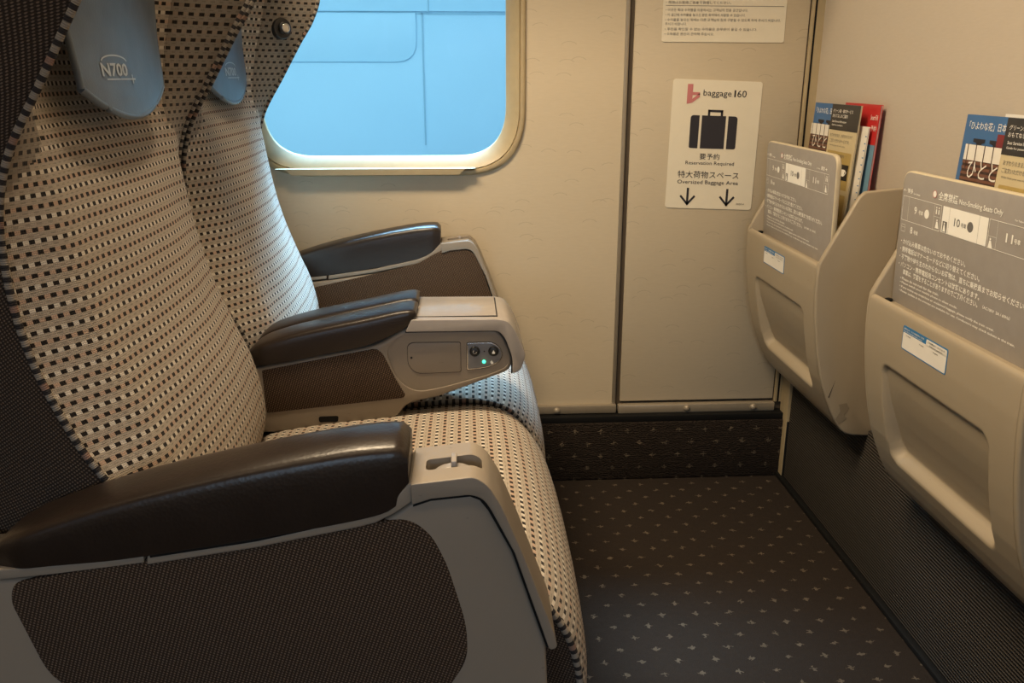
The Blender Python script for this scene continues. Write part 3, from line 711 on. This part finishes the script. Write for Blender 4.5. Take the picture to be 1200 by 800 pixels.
def make_seat(y0, y1, label, hook, flapx, emb=0.0):
    cy = (y0+y1)/2; hw = (y1-y0)/2
    root = thing('train_seat', label, 'seat', (-.15, cy, 0), 'pair of reclining train seats')
    zs = [Z0+(Z1-Z0)*i/110 for i in range(111)]; NT_ = 72
    ts = [math.sin(math.pi/2*(-1+2*j/NT_))*.55+(-1+2*j/NT_)*.45 for j in range(NT_+1)]
    V = [0]
    for i in range(1, len(zs)): V.append(V[-1]+math.hypot(zs[i]-zs[i-1], interp(CENT, zs[i])-interp(CENT, zs[i-1])))
    def hwz(z): return hw*(1-.05*sstep(1.12, 1.26, z))-.006
    bm = bmesh.new(); UA = []
    for z in zs:
        q = [0]
        for j in range(1, len(ts)): q.append(q[-1]+math.hypot((ts[j]-ts[j-1])*hw, back_x(z, ts[j])-back_x(z, ts[j-1])))
        UA.append([a-q[len(q)//2]+.4 for a in q])
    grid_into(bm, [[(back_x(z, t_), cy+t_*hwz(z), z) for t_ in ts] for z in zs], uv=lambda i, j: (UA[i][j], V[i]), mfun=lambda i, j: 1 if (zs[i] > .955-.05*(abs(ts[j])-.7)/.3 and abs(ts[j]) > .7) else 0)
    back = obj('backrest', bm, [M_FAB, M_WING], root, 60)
    # outer shell round the back
    bm = bmesh.new(); ring = [(0, -1.0, 0), (-.008, -1.02, 1), (-.03, -1.03, 1), (-.07, -1.02, 1), (-.115, -.98, 1), (-.14, -.88, 1), (-.15, -.6, 1), (-.152, 0, 1), (-.15, .6, 1), (-.14, .88, 1), (-.115, .98, 1), (-.07, 1.02, 1), (-.03, 1.03, 1), (-.008, 1.02, 1), (0, 1.0, 0)]
    P = []
    for z in zs[::3]+[zs[-1]]:
        xe = interp(EDGE, z); shr = 1-.45*sstep(1.18, 1.27, z)
        xb = interp([(.36, -.56), (.6, -.565), (.8, -.60), (.95, -.61), (1.1, -.60), (1.26, -.56)], z)
        P.append([(xe+(xb-xe)*(-dx/.152)*(shr if dx < -.05 else 1), cy+ty*hwz(z), z) for dx, ty, k in ring])
    cum = [0]
    for a, c in zip(ring[:-1], ring[1:]): cum.append(cum[-1]+math.hypot((c[0]-a[0])*1.2, (c[1]-a[1])*hw))
    VV = grid_into(bm, P, uv=lambda i, j: (cum[j], P[i][j][2]))
    bm.faces.new(VV[-1]); bm.faces.new(VV[0])
    obj('back_shell', bm, M_SIDE, back, 50)
    for s in (-1, 1):
        bm = bmesh.new()
        tube_into(bm, [(interp(EDGE, z)+.001, cy+s*(hwz(z)+.001), z) for z in zs[2:]], .0038, 10)
        obj('edge_piping', bm, M_PIPE, back, 60)
    # leather headrest cover hanging over the top, with a printed emblem
    def fx(d): return flapx-.012*sstep(0, 1, d)*0
    bm = bmesh.new()
    NU, NV = 28, 46; fw = .128
    def flap_pt(u, v, off=0.0):
        """u -1..1 across, v 0 (tip) .. 1 (top)"""
        zb = .972+.034*abs(u)**2.0
        z = zb+(1.285-zb)*v
        wv = fw*(1+.10*min(v, .4)/.4)
        x = flapx-.004*sstep(0, .25, v)-.050*sstep(.62, 1.0, v)
        x -= .008*u*u
        if v > .93: x -= .04*((v-.93)/.07)**2
        return (x-off, cy+u*wv, z)
    us = [-1+2*j/NU for j in range(NU+1)]; vv_ = [i/NV for i in range(NV+1)]
    Pf = [[flap_pt(u, v) for u in us] for v in vv_]; Pb = [[flap_pt(u, v, .007) for u in us] for v in vv_]
    A_ = grid_into(bm, Pf); B_ = grid_into(bm, Pb)
    for i in range(NV):
        for j in (0, NU): bm.faces.new((A_[i][j], B_[i][j], B_[i+1][j], A_[i+1][j]))
    for j in range(NU):
        for i in (0, NV): bm.faces.new((A_[i][j], B_[i][j], B_[i][j+1], A_[i][j+1]))
    flap = obj('headrest_cover', bm, M_FLAP, back, 50)
    bm = bmesh.new()
    tube_into(bm, [flap_pt(u, 0, .0035) for u in us], .0046, 8)
    for s in (-1, 1): tube_into(bm, [flap_pt(s, v, .0035) for v in vv_], .0042, 8)
    # emblem: N700 with an arc over it and a small plus, following the leather
    e = bmesh.new(); fe = Face((0, 0, 0), (0, 1, 0), (0, 0, -1), (1, 0, 0))
    glyphs('N700', .022)
    fe.text(e, 'N700', -.040, -.0075, .0150, .070)
    arc = [(-.036+.034*(1-math.cos(a_)), -.0085-.0075*math.sin(a_)) for a_ in [math.pi*k/14 for k in range(1, 14)]]
    fe.line(e, arc, .0016); fe.line(e, [(-.030, .0105), (.046, .0105)], .0014); fe.line(e, [(.042, .0065), (.042, .0145)], .0024); fe.line(e, [(.035, .0105), (.050, .0105)], .0018)
    zc = 1.026
    for v in e.verts:
        u = (v.co.y+emb)/fw/1.02; z = zc+v.co.z; zb = .972+.034*abs(u)**2.0
        q = flap_pt(u, (z-zb)/(1.285-zb)); v.co = (q[0]+.0008, q[1], z)
    for f in e.faces:
        f.normal_update(); f.material_index = 1
        if f.normal.x < 0: f.normal_flip()
    merge(bm, e)
    obj('cover_edge_and_emblem', bm, [M_FLAP, plain('emblem print', (.5, .55, .6), .5)], back, 50)
    if hook:
        hx = []
        tt = .86; hz_ = 1.112; px_ = back_x(hz_, tt); py_ = cy+tt*hwz(hz_)
        e1 = Vector((back_x(hz_, tt+.03)-back_x(hz_, tt-.03), .06*hw, 0)); n_ = e1.cross(Vector((0, 0, 1))).normalized(); n_ = n_ if n_.x > 0 else -n_
        bm = bmesh.new(); lathe_into(bm, [(.022, -.006), (.022, .004), (.0195, .007), (.012, .008), (.0110, .010), (.0115, .014), (.0125, .015), (.0125, .017), (.0095, .019)], (px_, py_, hz_), n_, 24)
        h_ = obj('coat_hook', bm, M_DARKP, back)
        bm = bmesh.new(); lathe_into(bm, [(.0092, .0185), (.0092, .0205), (.0082, .0212), (.0060, .0212), (.0055, .0202)], (px_, py_, hz_), n_, 20); bm2 = bm
        obj('hook_screw_and_disc', bm2, M_METAL, back)['label'] = 'bright metal screw head of the coat hook'
    # seat cushion
    PR = [(-.37, .440), (-.33, .462), (-.27, .474), (-.20, .482), (-.12, .489), (-.05, .494), (0, .496), (.035, .493), (.062, .484), (.085, .468), (.103, .446), (.118, .420), (.129, .390), (.136, .355), (.138, .325), (.136, .295), (.126, .272), (.108, .262)]
    fine = []
    for i in range(len(PR)-1):
        for k in range(4):
            t_ = k/4; a, c, d, e_ = PR[max(i-1, 0)], PR[i], PR[i+1], PR[min(i+2, len(PR)-1)]
            fine.append(tuple(.5*((2*c[m])+(-a[m]+d[m])*t_+(2*a[m]-5*c[m]+4*d[m]-e_[m])*t_*t_+(-a[m]+3*c[m]-3*d[m]+e_[m])*t_**3) for m in (0, 1)))
    fine.append(PR[-1])
    L = [0]
    for a, c in zip(fine[:-1], fine[1:]): L.append(L[-1]+math.hypot(c[0]-a[0], c[1]-a[1]))
    hc = hw-.004
    def cp(i, t_):
        x, z = fine[i][0], fine[i][1]-.015; a, c = fine[max(i-1, 0)], fine[min(i+1, len(fine)-1)]
        ln = math.hypot(c[0]-a[0], c[1]-a[1]); nx, nz_ = -(c[1]-a[1])/ln, (c[0]-a[0])/ln
        d = .010*(1-abs(t_)**2.5)-.010*abs(t_)**14
        if i > len(fine)-8: d *= .3
        return (x+nx*d, cy+t_*hc, z+nz_*d)
    tc = [-1+2*j/44 for j in range(45)]
    bm = bmesh.new()
    grid_into(bm, [[cp(i, t_) for t_ in tc] for i in range(len(fine))], uv=lambda i, j: ((tc[j]+1)*hc, L[i]))
    ul = bm.loops.layers.uv.verify()
    for s in (-1, 1):
        vs_ = [bm.verts.new(cp(i, s)) for i in range(len(fine))]+[bm.verts.new((-.37, cy+s*hc, .27))]
        f = bm.faces.new(vs_); f.material_index = 1
        for l in f.loops: l[ul].uv = (l.vert.co.x, l.vert.co.z)
    a, c = [bm.verts.new((x, cy+s*hc, z)) for s in (-1, 1) for x, z in ((-.37, .27), (.108, .262))], None
    f = bm.faces.new((a[0], a[1], a[3], a[2])); f.material_index = 1
    cush = obj('seat_cushion', bm, [M_FAB, M_SIDE], root, 50)
    bm = bmesh.new()
    for s in (-1, 1):
        bm = bmesh.new(); tube_into(bm, [(cp(i, s)[0]-.001, cp(i, s)[1]-s*.001, cp(i, s)[2]) for i in range(2, len(fine)-1)], .0045, 10)
        obj('cushion_piping', bm, M_PIPE, cush, 60)
    bm = bmesh.new(); box_into(bm, -.42, .06, cy-hc+.02, cy+hc-.02, .19, .268, bev=.012); box_into(bm, -.30, -.06, cy-.12, cy+.12, 0.0, .20, bev=.01)
    obj('seat_base', bm, M_DARKP, root)
    return root

AX = .757                                                # outer face of the aisle arm
PADT = [(-.475, .560, .566), (-.468, .556, .580), (-.45, .557, .592), (-.41, .560, .6085), (-.35, .564, .629), (-.288, .5720, .6455), (-.20, .585, .665), (-.12, .599, .6785), (-.085, .608, .6815), (-.07, .618, .681), (-.0635, .628, .679), (-.0605, .640, .672)]
def pad(parent, y0, y1, tab=PADT, edge=.012, dz=0.0, dx=0.0):
    """padded leather arm top; stations (x, bottom, top)"""
    st = []
    n = 60
    for i in range(n+1):
        f = i/n; x = tab[0][0]+(tab[-1][0]-tab[0][0])*(f if f < .5 else f)
        st.append(x)
    bt = [(a, c) for a, c, d in tab]; tt = [(a, d) for a, c, d in tab]
    P = []
    cy, hy = (y0+y1)/2, (y1-y0)/2
    for i, x in enumerate(st):
        zb, zt = interp(bt, x), interp(tt, x); f = i/n
        k = 1-.30*sstep(.10, 0, f)-.10*sstep(.95, 1, f)
        row = []
        prof = [(-.98, .02), (-1.01, .30), (-1.01, .62), (-.995, .78), (-.96, .865), (-.90, .915), (-.78, .950), (-.5, .982), (-.2, .997), (.2, .997), (.5, .982), (.78, .950), (.90, .915), (.96, .865), (.995, .78), (1.01, .62), (1.01, .30), (.98, .02), (.5, 0), (-.5, 0)]
        for a, c in prof: row.append((x+dx, cy+a*hy*k, zb+(zt-zb)*c+dz))
        P.append(row)
    bm = bmesh.new(); V = grid_into(bm, P, close_u=True)
    bm.faces.new(V[0]); bm.faces.new(V[-1][::-1])
    return obj('armrest_pad', bm, M_PADL, parent, 60)

def uvplan(bm):
    ul = bm.loops.layers.uv.verify()
    for f in bm.faces:
        for l in f.loops: l[ul].uv = (l.vert.co.x, l.vert.co.z)
    return bm

def side_arm(root, yo, dirn, dz=0.0):
    """moulded arm; outer face at yo, thickness towards dirn (+1 into +y, -1 mirrored)"""
    T = .078
    def yy(d): return yo+dirn*d
    def pr(prof, d0, d1, bev, seg=3):
        a, c = sorted((yy(d0), yy(d1))); return prism([(x, z+dz) for x, z in prof], a, c, bev, seg)
    low = [(-.60, .26), (.105, .26)]
    # body: rail line under the pad, nose and front slope
    body = rc([at(640, 757, AX), at(600, 645, AX), at(572, 592, AX), at(556, 580, AX), at(505, 585, AX), at(488, 588, AX), at(462, 606, AX), at(440, 618, AX), at(300, 645, AX), at(172, 664, AX), at(60, 678, AX), (-.60, .535), (-.62, .26), (.085, .26)],
              [.01, .02, .02, .01, .01, .02, .03, .02, 0, 0, 0, .02, .01, .01])
    arm = obj('armrest', pr(body, .004, T, .004), M_ARM, root, 42)
    # light rail strip below the pad
    strip = [at(172, 662, AX), at(172, 652, AX), at(300, 633, AX), at(414, 608, AX), at(440, 598, AX), at(462, 584, AX), at(482, 564, AX), at(483, 588, AX), at(462, 602, AX), at(440, 613, AX), at(416, 619, AX), at(300, 642, AX)]
    obj('armrest_rail', pr(strip, 0, T-.002, .002), M_ARM, arm)
    rear = [(-.60, .532), (-.60, .552), at(0, 668, AX), at(60, 663, AX), at(168, 652, AX), at(168, 660, AX), at(60, 674, AX), at(0, 680, AX)]
    obj('rear_rail', pr(rear, .001, T-.003, .0015), M_ARM, arm)
    seam = [at(176, 653, AX), at(300, 634, AX), at(414, 609, AX), at(414, 606, AX), at(300, 630.5, AX), at(176, 649.5, AX)]
    obj('hinge_strip', pr(seam, -.0012, T-.006, .0005), M_INK, arm)
    # end cap: top plate with lever slot, front band running down the slope
    capo = [at(481, 566, AX), at(540, 559, AX), at(556, 557, AX), at(572, 567, AX), at(588, 592, AX), at(612, 646, AX), at(650, 742, AX), at(653, 757, AX), at(644, 760, AX), at(603, 646, AX), at(575, 595, AX), at(566, 583, AX), at(552, 578, AX), at(505, 583, AX), at(483, 590, AX)]
    cap = obj('end_cap', pr(rc(capo, [.002, .0, .01, .01, .01, 0, .01, .004, .004, 0, .01, .008, .006, 0, .002], 4), -.003, T+.004, .004), M_ARM, arm, 42)
    gap = [at(650, 758, AX), at(640, 758, AX), at(600, 647, AX), at(572, 598, AX), at(562, 586, AX), at(551, 582, AX), at(505, 587, AX), at(484, 594, AX), at(484, 588, AX), at(505, 582, AX), at(552, 577, AX), at(566, 582, AX), at(576, 594, AX), at(604, 645, AX)]
    obj('cap_groove', pr(gap, .0005, .02, 0), M_INK, arm)
    zt = at(520, 561, AX)[1]+dz
    sx0_, sx1_ = -.045, .012; cyy = yy(.037)
    slot = prism(rc([(sx0_, cyy-.0125), (sx1_, cyy-.0125), (sx1_, cyy+.0125), (sx0_, cyy+.0125)], .006), zt-.016, zt+.05, axis='z')
    boolean(cap, slot)
    bm = bmesh.new(); cx_ = (sx0_+sx1_)/2
    wheel = [(cx_+.024*math.cos(a), zt-.019+.0165*math.sin(a)) for a in [math.pi*k/16 for k in range(17)]]
    a, c = cyy-.006, cyy+.006; prism_into(bm, wheel, a, c, .0015)
    box_into(bm, cx_-.003, cx_+.003, cyy-.010, cyy+.012, zt-.008, zt+.006, bev=.002)
    obj('recline_lever', bm, M_CAPT, arm)
    # fabric inset on the outer face
    fab = rc([at(14, 684, AX), at(400, 618, AX), at(478, 609, AX), at(505, 628, AX), at(524, 664, AX), at(547, 735, AX), at(548, 775, AX), at(530, 802, AX), (-.05, .36), (-.32, .36), at(60, 802, AX), at(10, 706, AX)],
             [.012, 0, .02, .015, .015, .02, .02, .02, .02, .02, .03, .012])
    b_ = pr(fab, .0025, .012, .0015); obj('fabric_panel', uvplan(b_), M_PANEL, arm)
    # inner face fabric
    IY = 1.9355
    inn = rc([(x, z-.012) for x, z in [(-.50, .54)]+ats([(330, 346), (374, 335.5), (450, 318.5), (490, 309), (507, 299), (519, 293), (549, 292.5), (559, 300), (576, 346)], IY)]+[(.085, .30), (-.5, .30)], [.02, 0, 0, 0, .01, .01, .01, .01, .01, 0, .02, .02])
    b_ = pr(inn, T-.004, T+.0015, .001); obj('inner_fabric_panel', uvplan(b_), M_PANEL, arm)
    a, c = sorted((yy(-.002), yy(T-.002)))
    pad(arm, a, c, dz=dz)
    return arm

s1 = make_seat(.838, 1.386, 'near aisle seat with patterned fabric, dark leather arms and an outlet console', False, -.402, -.042)
s2 = make_seat(1.404, 1.934, 'far seat beside the window, with a black coat hook on its headrest wing', True, -.424)
side_arm(s1, AX, 1)
side_arm(s2, 2.015, -1, .012)

# centre arm between the seats, fixed to the aisle seat
CY0, CY1 = 1.322, 1.468
def c_(pts): return ats(pts, CY0)
z4 = lambda a, c: (280+a/2.9625, 240+c/2.9625)
body = c_([z4(45, 572), z4(330, 520), z4(480, 490), z4(560, 440), z4(585, 432), z4(900, 430), z4(945, 515), z4(948, 575), z4(700, 667), z4(580, 694), z4(545, 745), z4(330, 775), z4(97, 795), z4(40, 790)])
carm = obj('armrest', prism(rc(body, [.005, 0, .02, .02, .01, .02, .02, .02, .02, .02, .02, .02, .01, .01]), CY0+.004, CY1-.004, .005), M_ARM, s1, 42)
capc = c_([z4(598, 398), z4(895, 396), z4(935, 402), z4(962, 440), z4(990, 505), z4(995, 520), z4(978, 574), z4(950, 585), z4(950, 530), z4(925, 462), z4(902, 436), z4(578, 440)])
obj('end_cap', prism(rc(capc, [.003, .0, .015, .012, .01, .008, .010, .004, .01, .012, .014, .003], 5), CY0-.002, CY1+.002, .006), M_CAPT, carm, 42)
# table lid outline on top of the cap
zc_ = c_([z4(700, 397)])[0][1]; x0_ = c_([z4(612, 397)])[0][0]; x1_ = c_([z4(895, 397)])[0][0]
b = bmesh.new(); box_into(b, x0_, x1_, CY0+.016, CY1-.014, zc_-.006, zc_+.0012, bev=.001)
obj('table_lid', b, M_CAPT, carm)
b = bmesh.new(); box_into(b, x1_, x1_+.0016, CY0+.014, CY1-.012, zc_-.006, zc_+.0009); box_into(b, x0_-.0016, x0_, CY0+.014, CY1-.012, zc_-.006, zc_+.0009); box_into(b, x0_, x1_, CY0+.0145, CY0+.016, zc_-.006, zc_+.0009)
obj('lid_seam', b, M_SEAM, carm)
# groove between cap and body
gv = c_([z4(578, 441), z4(902, 436), z4(926, 462), z4(951, 530), z4(950, 586), z4(945, 586), z4(946, 532), z4(921, 465), z4(899, 440), z4(576, 445)])
obj('cap_groove', prism(gv, CY0+.0015, CY0+.01), M_SEAM, carm)
# recessed service face: lower outlet cover and control plate
rec = rc(c_([z4(560, 452), z4(895, 446), z4(935, 515), z4(938, 562), z4(880, 590), z4(700, 640), z4(610, 655), z4(545, 610), z4(505, 505)]), .02)
boolean(carm, prism(rec, CY0-.05, CY0+.011))
srf = obj('service_face', prism(rec, CY0+.0085, CY0+.016, 0), M_ARM, carm)
oc = rc(c_([z4(582, 482), z4(770, 480), z4(772, 586), z4(615, 592), z4(585, 562)]), [.012, .004, .004, .012, .01])
oc2 = [(a, c) for a, c in oc]
cxm, czm = sum(a for a, c in oc)/len(oc), sum(c for a, c in oc)/len(oc)
b = bmesh.new(); prism_into(b, oc, CY0+.0082, CY0+.012, 0, mi=1); prism_into(b, [(cxm+(a-cxm)*.985, czm+(c-czm)*.97) for a, c in oc], CY0+.0072, CY0+.012, .0008, mi=0)
x_, zz_ = c_([z4(598, 535)])[0]; lathe_into(b, [(.0018, 0), (.0018, .001)], (x_, CY0+.0072, zz_), (0, -1, 0), 10, 1)
obj('outlet_cover', b, [M_ARM, M_SEAM], carm)
pl_ = rc(c_([z4(790, 482), z4(880, 480), z4(905, 495), z4(920, 525), z4(905, 552), z4(860, 572), z4(790, 580)]), [.003, .02, .012, .012, .012, .02, .003])
cxm, czm = sum(a for a, c in pl_)/len(pl_), sum(c for a, c in pl_)/len(pl_)
b = bmesh.new(); prism_into(b, pl_, CY0+.0076, CY0+.012, .0005, mi=1); prism_into(b, [(cxm+(a-cxm)*.985, czm+(c-czm)*.97) for a, c in pl_], CY0+.0068, CY0+.012, .0008, mi=2); prism_into(b, [(cxm+(a-cxm)*.93, czm+(c-czm)*.90) for a, c in pl_], CY0+.0064, CY0+.012, .0005, mi=0)
cpl = obj('control_plate', b, [plain('control plate grey', (.19, .19, .20), .35), M_SEAM, M_METAL], carm)
for q in (z4(819, 512), z4(884, 511)):
    x_, zz_ = c_([q])[0]
    b = bmesh.new(); lathe_into(b, [(.0085, 0), (.0085, .002), (.0075, .003), (.0070, .0022), (.0068, .0032), (.005, .0042), (.001, .0036)], (x_, CY0+.0066, zz_), (0, -1, 0), 22)
    bt = obj('push_button', b, M_DARKP, carm)
b = bmesh.new(); fb = Face((0, CY0+.0024, 0), (1, 0, 0), (0, 0, -1), (0, -1, 0))
for i, q in enumerate((z4(819, 512), z4(884, 511))):
    x_, zz_ = c_([q])[0]
    if i: fb.poly(b, [(x_-.0025, -zz_+.002), (x_, -zz_-.003), (x_+.0025, -zz_+.002)], 0, .0004); fb.rect(b, x_-.0022, -zz_+.002, x_+.0022, -zz_+.0035, 0, .0004)
    else: fb.line(b, [(x_+.0028*math.cos(a), -zz_+.0028*math.sin(a)) for a in [.3+.45*k for k in range(9)]], .0009, 0, .0004)
x_, zz_ = c_([z4(878, 551)])[0]; fe2 = Face((0, CY0+.006, 0), (1, 0, 0), (0, 0, -1), (0, -1, 0)); fe2.poly(b, [(x_-.003, -zz_-.001), (x_+.0, -zz_-.004), (x_+.003, -zz_+.001), (x_, -zz_+.003)], 0, .0004)
x_, zz_ = c_([z4(852, 512)])[0]; fe2.disc(b, x_, -zz_, .0013, 1, .0004)
obj('button_symbols', b, [M_WHITE, M_SEAM], carm)
x_, zz_ = c_([z4(851, 548)])[0]
b = bmesh.new(); lathe_into(b, [(.0030, 0), (.0030, .0015), (.0018, .0028), (.0004, .0032)], (x_, CY0+.0064, zz_), (0, -1, 0), 16)
obj('status_lamp', b, plain('green lamp', (.06, .85, .45), .3, nz=0, emit=1.6), carm)['label'] = 'glowing green status lamp'
fp_ = rc(c_([z4(78, 577), z4(475, 500), z4(500, 520), z4(540, 600), z4(578, 662), z4(570, 672), z4(95, 725)]), [.003, .01, .01, .0, .008, .008, .004])
b = prism(fp_, CY0+.0025, CY0+.012, .001); obj('fabric_panel', uvplan(b), M_PANEL, carm)
sl = rc(c_([z4(275, 738), z4(345, 735), z4(343, 756), z4(277, 758)]), .004)
obj('slot', prism(sl, CY0+.0035, CY0+.008), M_INK, carm)
low_ = c_([z4(97, 740), z4(575, 684), z4(560, 730), z4(540, 752), z4(330, 782), z4(95, 800)])
# two leather pads side by side
cp_top = [z4(30, 518), z4(60, 492), z4(110, 470), z4(200, 443), z4(320, 416), z4(450, 389), z4(560, 366), z4(600, 364), z4(614, 372)]
cp_bot = [z4(30, 560), z4(60, 562), z4(110, 555), z4(200, 540), z4(320, 515), z4(450, 487), z4(560, 438), z4(600, 408), z4(614, 385)]
tabc = []
for a, c in zip(cp_top, cp_bot):
    (xa, za), (xb, zb2_) = at(*a, CY0), at(*c, CY0); tabc.append((xb, zb2_, za))
pad(carm, CY0-.002, CY0+.071, tabc); pad(carm, CY0+.075, CY1+.002, tabc)
